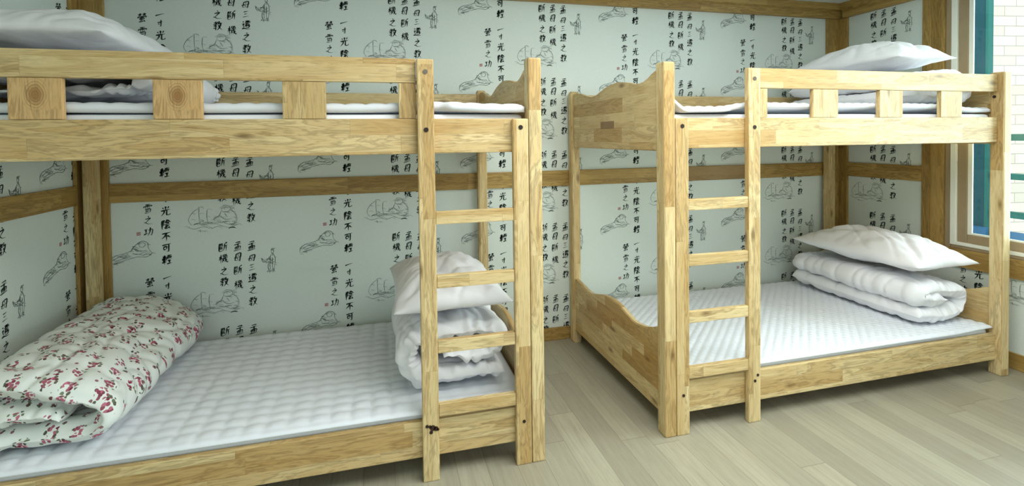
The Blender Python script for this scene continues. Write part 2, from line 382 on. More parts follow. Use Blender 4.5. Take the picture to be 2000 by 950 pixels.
FIG = S_('6.6,.9 7.1,.4 7.9,.8 7.8,1.9 7,2.2 6.5,1.6 6.6,.9;6.4,.7 7.2,.1 8.2,.5;6.5,2.5 5,4 3,4.7 .4,4.3;.4,4.3 1.2,5.6 3,5.9 4.7,5.8;1.6,4.8 2.8,5.4 4,5.2;7.8,2.3 8.8,4 8.7,6.5 8.1,9;4.8,5.6 4.3,7.4 4.6,8.8 5.6,9.5 7.9,9.3;6.1,3.4 5.6,6 5.9,9;7.2,3.8 7,6.5 7.3,9.1;5,6 6.8,6.2 8.5,5.6;5.2,4.2 6.4,5 8,4.6;4.6,9.2 3.8,9.8 5.2,9.9;7.4,9.4 8.6,9.9;3.4,4.9 4.6,4.6 6,4.9')
DESK = S_('2.4,.6 2.3,3 2.5,6.3;3.9,1.4 3.8,4 4,6.6;2.3,.7 1,2.4 .3,5 .8,7;0,7.6 1.4,8.3 3,7.7 4.6,8.4 6.2,7.7 8,8.3 9.8,7.3;2.8,6.6 4.4,6.1 6.6,6.4;3,7 4.5,6.7 6.4,7;6.6,1.3 7.2,.6 8.2,.9 8.3,2 7.4,2.6 6.7,2.1 6.6,1.3;6.4,.9 7.4,.1 8.6,1 8.5,2;8.4,1.9 9.4,3.6 9.5,6 8.5,7.4;6.5,2.3 6.1,4 5,5.2 6.2,5.6;6.2,4 7.4,5.4 8.7,5;7.2,3 7.8,4.6;5.6,5.9 7,6.3 8.2,6;1.2,7 2.2,6.2 3,7.3;2.6,5 3.2,5.6 2.2,6.2 3.2,6.9;7,6.5 8.4,7.4 9.6,6.5;5,4.6 5.8,4.2;2.4,8.6 2.6,9.6')
SHOE = S_('8,8.6 8.6,8.3 9.2,8.5')
ROCK = S_('.3,9.2 .5,7.2 1.8,5.8 3.4,5.2 5,4.4;5,4.4 6,2.3 7.4,.7 8.7,1.5 8.9,3.6 9.7,5.6;9.7,5.6 8.4,7 6.4,6.7 4.6,7.5 2.4,8.4 .3,9.6;6.8,1.7 7.4,1.1 8.2,1.7 7.9,2.9 7,2.9 6.8,1.7;1,7.6 2.4,6.6 4,6.3;1.4,8.2 3,7.3 4.8,6.9;2,6.3 3.6,5.9;5.4,5.2 6.6,5.8 8,5.2;5.6,3.6 6.6,4.3;6.2,4.6 7.4,4.4 8.6,4.8;7.6,6.4 8.8,5.8 9.6,6.2;3.2,6.9 4.2,6.5;1.2,9 2.2,8.7 3.1,8.8;5.6,2.9 5.2,4.2')

def stroke(pts, w, out, taper=0.62, sy=1.0):
    """brush stroke: a strip that starts blunt and runs to a point; pts x right, y up"""
    P = catmull(pts, 4) if len(pts) > 2 else [(pts[0][0] + (pts[1][0] - pts[0][0]) * i / 4, pts[0][1] + (pts[1][1] - pts[0][1]) * i / 4) for i in range(5)]
    n = len(P); prev = None
    for i, (x, y) in enumerate(P):
        a, b = P[max(0, i - 1)], P[min(n - 1, i + 1)]
        dx, dy = b[0] - a[0], b[1] - a[1]; L = math.hypot(dx, dy) or 1
        t = i / (n - 1)
        hw = 0.5 * w * (1 - taper * t ** 1.6) * (0.75 + 0.45 * min(1, 4 * t) - 0.2 * t)
        # brush held at a slant: horizontals thinner than verticals
        hw *= 0.8 + 0.35 * abs(dy) / L
        q = ((x - dy / L * hw, y + dx / L * hw), (x + dy / L * hw, y - dx / L * hw))
        if prev: out.append((prev[0], prev[1], q[1], q[0]))
        prev = q
def glyph(name, cx, cz, w, h, out, bw=0.0082):
    for st in GL[name]:
        w_, h_ = w * .90, h * .86
        stroke([(cx + (x - 5) / 10 * w_ + .04 * (5 - y) / 10 * h_, cz - (y - 5) / 10 * h_ + .16 * (x - 5) / 10 * w_) for x, y in st], bw * .80 * w / 0.056 * RG.uniform(.8, 1.35), out, 0.8)
RG = random.Random(3)
def sketch(S0, x0, z0, x1, z1, out, bw):
    for st in S0:
        for rep_ in range(2):
            j = .12 * rep_
            P = [(x + RG.uniform(-j, j) * 2.0, y + RG.uniform(-j, j) * 2.0) for x, y in st]
            stroke([(x0 + x / 10 * (x1 - x0), z1 - y / 10 * (z1 - z0)) for x, y in P], bw * (.46 if rep_ == 0 else .32), out, 0.5)
        if bw < .006:
            for q in range(4):
                x, y = RG.choice(st); x += RG.uniform(-.6, .6); y += RG.uniform(-.5, .5); a = RG.uniform(-.7, .7)
                P = [(x, y), (x + .5 * math.cos(a), y + .4 * math.sin(a)), (x + .9 * math.cos(a + .5), y + .8 * math.sin(a + .6))]
                stroke([(x0 + p / 10 * (x1 - x0), z1 - r_ / 10 * (z1 - z0)) for p, r_ in P], bw * .4, out, 0.6)
INK, LINE, SEAL = [], [], []
for nm, z in (('one', .584), ('inch', .537), ('light', .474), ('shade', .402), ('not', .338), ('can', .277), ('slight', .214)):
    glyph(nm, -.807, z, .056 if nm != 'inch' else .044, .062 if nm not in ('one', 'inch') else .05, INK, 0.0088)
for nm, z in (('firefly', .563), ('snow', .490), ('of', .428), ('merit', .368)): glyph(nm, -.889, z, .050, .056, INK, 0.0072)
for nm, z in (('meng', .725), ('mother', .656), ('three', .606), ('move', .546), ('of', .481), ('teach', .416)): glyph(nm, -1.317, z, .052 if nm != 'three' else .042, .062 if nm not in ('three', 'mother') else .046, INK, 0.0076)
for nm, z in (('meng', .727), ('mother', .666), ('sever', .597), ('loom', .515)): glyph(nm, -1.387, z, .050, .06, INK, 0.0074)
for nm, z in (('sever', .728), ('loom', .664), ('of', .595), ('teach', .536)): glyph(nm, -1.458, z, .052, .06, INK, 0.0074)
sketch(FIG, -1.272, .572, -1.190, .704, LINE, 0.0052)
sketch(DESK, -1.630, .345, -1.376, .492, LINE, 0.0042)
sketch(SHOE, -1.630, .345, -1.376, .492, INK, 0.010)
sketch(ROCK, -1.076, .195, -.868, .328, LINE, 0.0052)
for a in range(3):
    stroke([(-.944, .352 + a * .006), (-.924, .354 + a * .006)], 0.005, SEAL, 0.1)
PX, PZ = 0.922, 0.4645
def wallpaper(bm, to3d, s0, s1, z0, z1, s_off, normal, hole=None):
    """repeat the printed tile over a wall face; s runs to the right as seen from the room"""
    for mi, quads in ((1, INK), (2, LINE), (3, SEAL)):
        for i in range(-4, 7):
            for j in range(-2, 6):
                for q in quads:
                    p = [(x + i * PX + s_off, z + j * PZ) for x, z in q]
                    if any(not (s0 < x < s1 and z0 < z < z1) for x, z in p): continue
                    if hole and any(hole[0] < x < hole[1] and hole[2] < z < hole[3] for x, z in p): continue
                    f = bm.faces.new([bm.verts.new(to3d(x, z)) for x, z in p])
                    f.normal_update()
                    if f.normal.dot(normal) < 0: f.normal_flip()
                    f.material_index = mi
WM = [M['paper'], M['ink'], M['line'], M['seal']]

# ---------------------------------------------------------------- the room
def structure(name, bm, mats, label, cat, smooth=False):
    o = obj(name, bm, mats, smooth=smooth)
    return tag(o, label, cat, kind='structure')
bm = newbm(); box(bm, (XL - .12, YF, -.1), (XR + .12, YW + .12, 0), 1, 0)
structure('floor', bm, M['floor'], 'pale bleached wood plank floor running under the two bunk beds', 'floor')
bm = newbm(); box(bm, (XL - .12, YF, ZC), (XR + .12, YW + .12, ZC + .1), 1, 0)
structure('ceiling', bm, M['ceil'], 'plain off-white ceiling above the wooden cornice', 'ceiling')

bm = newbm(); box(bm, (XL - .12, YW, 0), (XR + .12, YW + .12, ZC), 0, 0)
wallpaper(bm, lambda s, z: (s, YW - .0007, z), XL, XR, 0.0, ZC, 0.0, Vector((0, -1, 0)))
structure('wall_back', bm, WM, 'back wall papered in off-white with ink writing and sketches', 'wall')
bm = newbm(); box(bm, (XL - .12, YF, 0), (XL, YW, ZC), 1, 0)
wallpaper(bm, lambda s, z: (XL + .0007, s, z), YF, YW, 0.0, ZC, 1.894, Vector((1, 0, 0)))
structure('wall_left', bm, WM, 'left wall with ink writing on pale paper beside the floral duvet', 'wall')
WY0, WY1, WZ0, WZ1 = -1.75, 0.406, 0.600, 2.155       # window opening in the right wall
bm = newbm()
box(bm, (XR, WY1, 0), (XR + .12, YW, ZC), 1, 0); box(bm, (XR, YF, 0), (XR + .12, WY0, ZC), 1, 0)
box(bm, (XR, WY0, 0), (XR + .12, WY1, WZ0), 1, 0); box(bm, (XR, WY0, WZ1), (XR + .12, WY1, ZC), 1, 0)
wallpaper(bm, lambda s, z: (XR - .0007, -s, z), -YW, -YF, 0.0, ZC, 0.585, Vector((-1, 0, 0)), (-WY1 - .001, -WY0 + .001, WZ0, WZ1))
structure('wall_right', bm, WM, 'right wall with the window, papered with ink writing', 'wall')

n_trim = [0]
def trim(lo, hi, g, label):
    n_trim[0] += 1
    b = newbm(); box(b, lo, hi, g, 0.004)
    return structure('trim_%d' % n_trim[0], b, M['trim'], label, 'trim')
CT = 0.018
trim((XL, YW - CT, .992), (-1.977, YW, 2.156) if 0 else (XL + .0, YW, .993), 0, 'x') if 0 else None
trim((-1.977, YW - CT, .992), (2.599, YW, 1.091), 0, 'brown wooden rail along the middle of the back wall')
trim((XL, YF, .992), (XL + CT, 1.074, 1.091), 1, 'brown wooden rail along the middle of the left wall')
trim((XR - CT, .535, .992), (XR, 1.065, 1.091), 1, 'brown wooden rail between right corner post and window casing')
trim((XL + CT, YW - CT, 0), (-1.977, YW, 2.156), 2, 'brown wooden corner board on the back wall at the left corner')
trim((XL, 1.074, 0), (XL + CT, YW, 2.156), 2, 'brown wooden corner board on the left wall at the left corner')
trim((2.599, YW - CT, 0), (XR - CT, YW, 2.156), 2, 'brown wooden corner board on the back wall at the right corner')
trim((XR - CT, 1.065, 0), (XR, YW, 2.156), 2, 'brown wooden corner board on the right wall at the right corner')
def cornice(a, b, ax, sgn, label):
    n_trim[0] += 1
    b_ = newbm()
    z0, z1, d = 2.156, 2.262, 0.05
    prof = [(0, z0), (.030, z0), (.036, z0 + .05), (.05, z0 + .062), (.055, z1 - .012), (.055, z1), (0, z1)]
    if ax == 0: prism(b_, [(YW - p, z) for p, z in prof], 0, a, b, 0, 0.0)
    else:
        base = XL if sgn > 0 else XR
        prism(b_, [(base + sgn * p, z) for p, z in prof], 1, a, b, 1, 0.0)
    return structure('trim_%d' % n_trim[0], b_, M['trim'], label, 'trim')
cornice(XL, XR, 0, 1, 'brown wooden cornice along the top of the back wall')
cornice(YF, YW - .056, 1, 1, 'brown wooden cornice along the top of the left wall')
cornice(YF, YW - .056, 1, -1, 'brown wooden cornice along the top of the right wall')
b = newbm(); box(b, (-1.977, YW - .014, 0), (2.599, YW, .080), 0, 0.004)
structure('baseboard_back', b, M['trim'], 'wooden baseboard at the foot of the back wall', 'baseboard')
b = newbm(); box(b, (XR - .014, YF, 0), (XR, 1.065, .090), 1, 0.004)
structure('baseboard_right', b, M['trim'], 'wooden baseboard at the foot of the right wall', 'baseboard')
b = newbm(); box(b, (XL, YF, 0), (XL + .014, 1.074, .080), 1, 0.004)
structure('baseboard_left', b, M['trim'], 'wooden baseboard at the foot of the left wall', 'baseboard')

# window in the right wall
win = thing('window_1', (XR, (WY0 + WY1) / 2, WZ0), 'wood-cased window in the right wall looking onto pale brick', 'window', kind='structure')
b = newbm(); box(b, (XR - CT, WY1, .499), (XR, .535, 2.156), 2, .004); obj('casing', b, M['trim'], win)
b = newbm(); box(b, (XR - CT, WY0, .499), (XR, WY1 - .001, .606), 1, .004); obj('sill', b, M['trim'], win)
b = newbm()
X0 = XR - .004
box(b, (X0, .372, .606), (X0 + .10, WY1, WZ1), 2, .004); box(b, (X0, WY0, .606), (X0 + .10, .372, .626), 1, .004); box(b, (X0, WY0, WZ1 - .02), (X0 + .10, .372, WZ1), 1, .004)
obj('window_frame', b, M['pvc'], win)
b = newbm()
box(b, (X0 - .006, .340, .626), (X0 + .012, .372, WZ1 - .02), 2, .003); box(b, (X0 - .006, WY0, .626), (X0 + .012, .340, .645), 1, .003)
obj('weather_strip', b, M['pvcw'], win)['label'] = 'pale strip between frame and sash'
b = newbm()
SY, SZ = .340, .645
box(b, (X0 + .006, .288, SZ), (X0 + .03, SY, WZ1 - .02), 2, .005); box(b, (X0 + .006, WY0, SZ), (X0 + .03, .288, SZ + .052), 1, .006); box(b, (X0 + .006, WY0, WZ1 - .06), (X0 + .03, .288, WZ1 - .02), 1, .006)
sash = obj('sash', b, M['pvc'], win)
b = newbm()
box(b, (X0 + .010, .264, SZ + .052), (X0 + .02, .288, WZ1 - .06), 2, .003); box(b, (X0 + .010, WY0, SZ + .052), (X0 + .02, .264, SZ + .064), 1, .003)
obj('glazing_bead', b, M['pvcw'], sash)
b = newbm(); box(b, (X0 + .014, WY0, SZ + .06), (X0 + .018, .266, WZ1 - .06), 1, 0); obj('glass_pane', b, M['glass'], win)

# outside: balcony railing and the brick house opposite
rail = thing('balcony_railing', (3.1, -.3, 0), 'teal metal balcony railing outside the window', 'railing')
b = newbm(); box(b, (3.08, .420, -.1), (3.14, .493, 2.6), 2, .006); obj('post', b, M['teal2'], rail)
b = newbm(); box(b, (3.075, .404, -.1), (3.12, .420, 2.6), 2, .002); obj('post_edge', b, M['teal'], rail)['label'] = 'bright teal edge strip'
b = newbm(); box(b, (3.06, .40, .60), (3.085, .475, .70), 2, .004); obj('base_plate', b, M['blue'], rail)['label'] = 'blue plate at the foot of the post'
for z0, z1, mt in ((1.247, 1.288, 'teal'), (1.010, 1.047, 'teal'), (.775, .815, 'teal'), (.645, .691, 'blue')):
    b = newbm(); box(b, (3.085, -1.8, z0), (3.115, .392, z1), 1, .004); obj('rail_bar', b, M[mt], rail)
b = newbm(); box(b, (0, 0, -1.0), (7.0, .2, 5.0), 0, 0)
house = obj('brick_house', b, M['brick'], at=(0, 0, 0))
house.location = (3.35, 2.05, 0); house.rotation_euler = (0, 0, math.radians(-9))
tag(house, 'pale cream brick house wall seen through the window', 'building')

# ---------------------------------------------------------------- bunk beds
BW, BL = 1.125, 2.06
Z = dict(post=1.620, back=1.591, tall=1.603, short=1.379, rt=1.381, rb=1.248, gt=1.607, gb=1.516, lt=.220, lb=.080)
def bunk(X0, sg, label):
    root = thing('bunk_bed', (X0 + sg * BL / 2, BW / 2, 0), label, 'bed', 'wooden bunk beds along the back wall')
    T = lambda x: X0 + sg * x
    m = M['bed']
    def part(name, lo, hi, g, parent=root, bev=.004):
        b = newbm(); box(b, (T(lo[0]), lo[1], lo[2]), (T(hi[0]), hi[1], hi[2]), g, bev)
        return obj(name, b, m, parent)
    # posts
    for x0, x1 in ((0, .054), (BL - .054, BL)):
        part('front_post', (x0, 0, 0), (x1, .065, Z['post']), 2, bev=.007)
        b = newbm()
        ya, yb, zt = BW - .062, BW, Z['back']
        prism(b, [(ya, 0), (yb, 0), (yb, zt - .03)] + [((ya + yb) / 2 + .031 * math.cos(a), zt - .03 + .03 * math.sin(a)) for a in [PI * i / 8 for i in range(1, 8)]] + [(ya, zt - .03)], 0, T(x0), T(x1), 2, .006)
        obj('back_post', b, m, root)
    # long rails
    part('side_rail', (.054, .03, Z['rb']), (BL - .054, .056, Z['rt']), 0)
    part('side_rail', (.054, .03, Z['lb']), (BL - .054, .056, Z['lt']), 0)
    part('side_rail', (.054, BW - .05, Z['rb']), (BL - .054, BW - .024, Z['rt']), 0)
    part('side_rail', (.054, BW - .05, Z['lb']), (BL - .054, BW - .024, Z['lt']), 0)
    part('rear_guard_board', (.054, BW - .05, 1.455), (BL - .054, BW - .026, 1.567), 0)
    # front guard with its short blocks
    g = part('guard_rail', (.4875, .03, Z['gb']), (BL - .054, .056, Z['gt']), 0)
    for x0, x1 in ((.4875, .552), (.81, .955), (1.21, 1.356), (1.61, 1.754)):
        if sg < 0 and x0 > 1.2:
            b = newbm(); zc = (Z['rt'] + Z['gb']) / 2 + .012
            box(b, (T(x0), .032, Z['rt'] + .001), (T(x1), .054, Z['gb'] - .001), 2, .002, (-zc, -T((x0 + x1) / 2)))
            obj('guard_block', b, M['bed_ring'], g)['label'] = 'block with a big knot'
        else: part('guard_block', (x0, .032, Z['rt'] + .001), (x1, .054, Z['gb'] - .001), 2, g, .002)
    # scalloped end boards
    up = [(.066, 1.600), (.10, 1.592), (.13, 1.582), (.165, 1.566), (.20, 1.556), (.24, 1.551), (.28, 1.553), (.33, 1.563), (.375, 1.571), (.43, 1.578), (.487, 1.581), (.55, 1.577), (.611, 1.567), (.665, 1.554), (.711, 1.542), (.75, 1.534), (.79, 1.531), (.84, 1.538), (.90, 1.551), (.96, 1.566), (1.02, 1.573), (1.064, 1.574)]
    lo = [(.066, .462), (.095, .452), (.14, .432), (.19, .415), (.238, .407), (.28, .401), (.314, .402), (.36, .411), (.421, .424), (.48, .434), (.538, .438), (.60, .434), (.666, .424), (.72, .409), (.77, .395), (.82, .386), (.86, .385), (.91, .390), (.961, .398), (1.02, .404), (1.064, .406)]
    for xa, xb in ((.014, .040), (BL - .040, BL - .014)):
        for prof, zb in ((up, 1.238), (lo, .078)):
            b = newbm(); prism(b, [(prof[0][0], zb)] + prof + [(prof[-1][0], zb)], 0, T(xa), T(xb), 1, .004, (0, 0) if (sg > 0 and xa < .1 and zb > 1) else None)
            obj('end_board', b, M['bed_patch'] if (sg > 0 and xa < .1 and zb > 1) else M['bed_board'], root)
    # boards that carry the mattresses
    part('bed_base', (.054, .058, 1.262), (BL - .054, BW - .052, 1.280), 1, bev=.002)
    part('bed_base', (.054, .058, .100), (BL - .054, BW - .052, .118), 1, bev=.002)
    # ladder
    lad = bpy.data.objects.new('ladder', None); COL.objects.link(lad); lad.parent = root
    lad.location = Vector((T(.25), .015, 0)) - origin(root)
    part('ladder_rail', (.056, 0, 0), (.119, .028, Z['short']), 2, lad, .005)
    part('ladder_rail', (.424, 0, 0), (.4865, .028, Z['tall']), 2, lad, .005)
    for zt in (1.028, .784, .535, .291):
        part('rung', (.1195, .003, zt - .049), (.4235, .027, zt), 0, lad, .003)
    for x, z, r, mt in ((.455, 1.555, .009, 'steel'), (.455, 1.338, .009, 'screw'), (.088, 1.345, .009, 'screw'), (.088, .175, .0065, 'screw'), (.455, .190, .0065, 'screw'), (.47, .215, .006, 'screw')):
        b = newbm(); cyl(b, (T(x), -.0008, z), 1, r, .003); obj('screw', b, M[mt], lad)
    b = newbm(); cyl(b, (T(BL - .0548), .045, 1.49), 0, .008, .003); obj('screw', b, M['screw'], root)
    return root
bedL = bunk(0.0, -1, 'pale wooden bunk bed at left, with the floral duvet on its lower bunk')
bedR = bunk(.544, 1, 'pale wooden bunk bed at right beside the window, all its bedding plain white')
# a big split knot low on the left ladder
b = newbm()
for dx, dz, r in ((0, 0, .011), (.012, -.004, .009), (-.010, .006, .006), (.020, -.008, .005)):
    cyl(b, (-.449 + dx, -.0009, .206 + dz), 1, r, .003, 9)
lad = [o for o in bedL.children if o.name.startswith('ladder')][0]
obj('knot', b, M['knot'], lad)['label'] = 'dark split knot low on the ladder rail'

# ---------------------------------------------------------------- mattresses and quilted pads
def mattress(x0, x1, z0, z1, label):
    b = newbm(); box(b, (x0, .062, z0), (x1, BW - .054, z1), 0, .02)
    o = obj('mattress', b, M['sheet'], at=((x0 + x1) / 2, BW / 2, z0), smooth=True)
    return tag(o, label, 'mattress', 'white mattresses of the bunk beds')
def pad(x0, x1, y0, y1, zt, th, hf, label, res=.0105, mat='quilt', over=lambda x, y: 0.0):
    nx, ny = int((x1 - x0) / res), int((y1 - y0) / res)
    b = newbm(); top, bot = [], []
    for j in range(ny + 1):
        y = y0 + (y1 - y0) * j / ny
        rt, rb = [], []
        for i in range(nx + 1):
            x = x0 + (x1 - x0) * i / nx
            e = min(i, nx - i, j, ny - j) * res
            q, dz = hf(x, y)
            k_ = min(1.0, e / .018)
            yy = y + over(x, y)
            z = zt + dz
            rt.append(b.verts.new((x, yy, z + q * k_ - .006 * (1 - k_) ** 2)))
            rb.append(b.verts.new((x, yy, z - th + .002 * (1 - k_))))
        top.append(rt); bot.append(rb)
    for j in range(ny):
        for i in range(nx):
            b.faces.new((top[j][i], top[j][i + 1], top[j + 1][i + 1], top[j + 1][i]))
            b.faces.new((bot[j][i], bot[j + 1][i], bot[j + 1][i + 1], bot[j][i + 1]))
    for i in range(nx):
        b.faces.new((bot[0][i], bot[0][i + 1], top[0][i + 1], top[0][i])); b.faces.new((top[ny][i], top[ny][i + 1], bot[ny][i + 1], bot[ny][i]))
    for j in range(ny):
        b.faces.new((top[j][0], top[j + 1][0], bot[j + 1][0], bot[j][0])); b.faces.new((bot[j][nx], bot[j + 1][nx], top[j + 1][nx], top[j][nx]))
    o = obj('mattress_pad', b, M[mat], at=((x0 + x1) / 2, (y0 + y1) / 2, zt - th), smooth=True)
    return tag(o, label, 'mattress pad', 'white quilted mattress pads')
def quilt_square(x, y):
    a = abs(math.sin(PI * (x + .01 * nz(x * 2, y * 2, 3)) / .075)) ** .4 * abs(math.sin(PI * (y + .01 * nz(x * 2, y * 2, 9)) / .062)) ** .4
    return .011 * a + .002 * nz(x * 30, y * 12, 0)
def quilt_diamond(x, y):
    u, v = (x + y) * .707, (x - y) * .707
    return .0075 * abs(math.sin(PI * u / .038)) ** .45 * abs(math.sin(PI * v / .038)) ** .45 + .0015 * nz(x * 40, y * 40, 5)
def sm(t): t = max(0, min(1, t)); return t * t * (3 - 2 * t)
mattress(-2.0, -.06, .1185, .236, 'white mattress on the lower bunk of the left bed, under the floral duvet')
mattress(.604, 2.544, .1185, .236, 'white mattress on the lower bunk of the right bed')
mattress(-2.0, -.06, 1.2805, 1.400, 'white mattress on the upper bunk of the left bed')
mattress(.604, 2.544, 1.2805, 1.400, 'white mattress on the upper bunk of the right bed')
pad(-2.0, -.062, .040, 1.07, .251, .0135, lambda x, y: (quilt_square(x, y), .001 * nz(x * 3, y * 3, 1)), 'white square-quilted pad on the lower bunk of the left bed')
pad(.602, 2.546, .040, 1.07, .251, .0135, lambda x, y: (quilt_diamond(x, y), .001 * nz(x * 3, y * 3, 2) + .010 * sm((x - 2.25) / .3) * sm((.25 - y) / .2)), 'white diamond-quilted pad on the lower bunk of the right bed', .0075)
def upL(x, y):
    f = sm((.16 - y) / .12); e = sm((.064 - y) / .02)
    dz = .003 + .003 * nz(x * 2.5, y * 2, 4) + f * .012 * math.exp(-((x + .42) / .16) ** 2) - e * .018 * sm((x + .26) / .20)
    return (quilt_square(x, y) * .6, dz)
pad(-2.0, -.062, .060, 1.07, 1.432, .030, upL, 'white quilted pad on the upper bunk of the left bed', over=lambda x, y: -.026 * sm((x + .40) / .05) * sm((.16 - y) / .09))
def upR(x, y):
    f = sm((.20 - y) / .14)
    e = sm((.064 - y) / .02)
    dz = .004 + .003 * nz(x * 2.5, y * 2, 6) + f * (.058 * sm((.68 - x) / .10) + .022 * sm((x - .85) / .2) * (1 - sm((x - 2.2) / .25))) - e * .012 * math.exp(-((x - .76) / .09) ** 2)
    return (quilt_diamond(x, y) * .7, dz)
pad(.602, 2.546, .060, 1.07, 1.426, .024, upR, 'white quilted pad with curling edge on the upper bunk of the right bed', over=lambda x, y: -.026 * sm((.94 - x) / .05) * sm((.16 - y) / .09))

# ---------------------------------------------------------------- folded duvets: a thick sheet wound along a path
def duvet(name, path, th, y0, y1, label, mat, seed, x_shift=None, wr=.010, n=13, my=90, gathers=0.7, group=None, lip=.55):
    P = catmull(path, n); m = len(P)
    L = [0]
    for a, c in zip(P, P[1:]): L.append(L[-1] + math.hypot(c[0] - a[0], c[1] - a[1]))
    tot = L[-1]
    nor = []
    for i in range(m):
        a, c = P[max(0, i - 1)], P[min(m - 1, i + 1)]
        dx, dz = c[0] - a[0], c[1] - a[1]; l = math.hypot(dx, dz) or 1
        nor.append((-dz / l, dx / l))
    loop = []                                   # (point index, side, thickness factor)
    def prof(i):
        s = min(L[i], tot - L[i]); r = th * .5
        return math.sqrt(max(.0, 1 - (1 - min(1, s / r)) ** 2)) if s < r else 1.0
    ids = [(i, 1) for i in range(m)] + [(i, -1) for i in range(m - 1, -1, -1)]
    b = newbm(); lay = b.loops.layers.uv['grain']
    rows = []; uvs = []
    zmin = min(p[1] for p in P) - th / 2
    for j in range(my + 1):
        # denser rings near both ends
        t = j / my; t = .5 - .5 * math.cos(PI * t) if False else t
        y = y0 + (y1 - y0) * t
        d = min(t, 1 - t) * (y1 - y0)
        ef = math.sqrt(max(0.0, 1 - (1 - min(1, d / (th * lip))) ** 2)) if d < th * lip else 1.0
        ef = .12 + .88 * ef
        row, ru = [], []
        for i, sd in ids:
            px, pz = P[i]; nx_, nz_ = nor[i]
            h = th / 2 * prof(i) * ef
            w1 = nz(L[i] * 5, y * 3.2, sd * 2.0, seed) * wr
            w2 = (1 - min(1, 3.2 * abs(nz(L[i] * 9 + 2.2 * nz(y * 3, L[i] * 3, 0, seed), y * 3.5, sd * 3.0, seed + 5)))) ** 2 * wr * .9 + (1 - min(1, 3.0 * abs(nz(L[i] * 4 + nz(y * 5, L[i] * 5, 3, seed), y * 9, sd * 3.0, seed + 15)))) ** 2 * wr * .7
            pk = gathers * math.exp(-d / .11) * ((1 - min(1, 2.6 * abs(nz(L[i] * 24, y * 5, sd * 1.5, seed + 9)))) ** 2 * -.017 + .010 * nz(L[i] * 40, y * 7, sd * 1.5, seed + 19))
            k_ = min(1, h / (th * .2))
            hh = h + (w1 - w2 + pk) * k_
            x = px + nx_ * hh * sd; z = pz + nz_ * hh * sd
            yy = y + (.03 * nz(L[i] * 4, pz * 9, sd * .6, seed + 3)) * (1 if t < .5 else -1) * math.exp(-d / .08)
            if x_shift: x += x_shift(yy)
            z = max(z, zmin + .001)
            row.append(b.verts.new((x, yy, z))); ru.append((L[i] + (2.3 if sd < 0 else 0) + seed, y))
        rows.append(row); uvs.append(ru)
    q = len(ids)
    def face(vs, us, flip=False):
        f = b.faces.new(vs)
        for l, u_ in zip(f.loops, us): l[lay].uv = u_
    for j in range(my):
        for i in range(q):
            k_ = (i + 1) % q
            face((rows[j][i], rows[j][k_], rows[j + 1][k_], rows[j + 1][i]), (uvs[j][i], uvs[j][k_], uvs[j + 1][k_], uvs[j + 1][i]))
    for j in (0, my):
        for i in range(m - 1):
            a, c, d_, e = i, i + 1, q - 2 - i, q - 1 - i
            face((rows[j][a], rows[j][e], rows[j][d_], rows[j][c]), [(uvs[j][a][0], uvs[j][a][1]), (uvs[j][a][0], uvs[j][a][1] + .02), (uvs[j][c][0], uvs[j][c][1] + .02), (uvs[j][c][0], uvs[j][c][1])])
    bmesh.ops.remove_doubles(b, verts=b.verts, dist=1e-5)
    bmesh.ops.recalc_face_normals(b, faces=b.faces)
    cx = sum(p[0] for p in P) / m
    o = obj(name, b, mat, at=(cx, (y0 + y1) / 2, zmin), smooth=True)
    sub = o.modifiers.new('soft', 'SUBSURF'); sub.levels = 1; sub.render_levels = 1
    return tag(o, label, 'duvet', group)
DG = 'folded white duvets on the bunks'
def cfold(xa, xb, z0, h, open_left=True, inner=True):
    """C-shaped fold: two thick layers, closed at one side, with the loose inner end tucked between"""
    t = h / 2
    if open_left: o_, c_ = xa, xb
    else: o_, c_ = xb, xa
    s = 1 if c_ > o_ else -1
    zb, zt = z0 + t / 2, z0 + h - t / 2
    return [(o_ + s * t * .1, zb), (o_ + s * .12, zb - .004), ((o_ + c_) / 2, zb), (c_ - s * .14, zb), (c_ - s * .075, zb + .015), (c_ - s * .052, (zb + zt) / 2), (c_ - s * .075, zt - .015), (c_ - s * .14, zt), ((o_ + c_) / 2, zt + .004), (o_ + s * .12, zt), (o_ + s * t * .15, zt - .006)], t * .98
def spiral(xa, xb, z0, h, s=1):
    """three layers: outer wraps from the bottom round one side over the top, then tucks back in"""
    t = h / 3.05; o_, c_ = (xa, xb) if s > 0 else (xb, xa)
    z1, z2, z3 = z0 + t / 2, z0 + t * 1.52, z0 + t * 2.55
    e = t / 2
    return [(o_ + s * .03, z1), (o_ + s * .14, z1), (c_ - s * .16, z1), (c_ - s * (e + .035), z1 + .012), (c_ - s * e, z2), (c_ - s * (e + .035), z3 - .012), (c_ - s * .16, z3), (o_ + s * .16, z3), (o_ + s * (e + .022), z3 - .02), (o_ + s * (e + .01), (z2 + z3) / 2 - .01), (o_ + s * (e + .06), z2), (o_ + s * .2, z2 - .002), (c_ - s * .19, z2)], t * .96
# lower right
t_ = .102
p_ = [(2.135, .316), (2.25, .317), (2.38, .317), (2.455, .328), (2.486, .382), (2.455, .430), (2.38, .441), (2.26, .444), (2.175, .439), (2.160, .420), (2.19, .408), (2.26, .400), (2.34, .397)]
duvet('folded_duvet', p_, t_, .12, .985, 'white duvet folded in two on the lower bunk of the right bed', M['cotton'], 1.3, group=DG, gathers=1.1, wr=.012, x_shift=lambda y: .055 * (.2 - y) * -0.2)
# upper right
p_, t_ = cfold(2.09, 2.535, 1.4545, .188)
duvet('folded_duvet', p_, t_, .10, .985, 'white duvet folded in two on the upper bunk of the right bed', M['cotton'], 4.1, group=DG)
# lower left
p_, t_ = spiral(-.575, -.096, .2655, .276, -1)
duvet('folded_duvet', p_, t_, .15, .93, 'white duvet rolled up on the lower bunk of the left bed behind the ladder', M['cotton'], 7.7, group=DG, gathers=1.5, wr=.017)
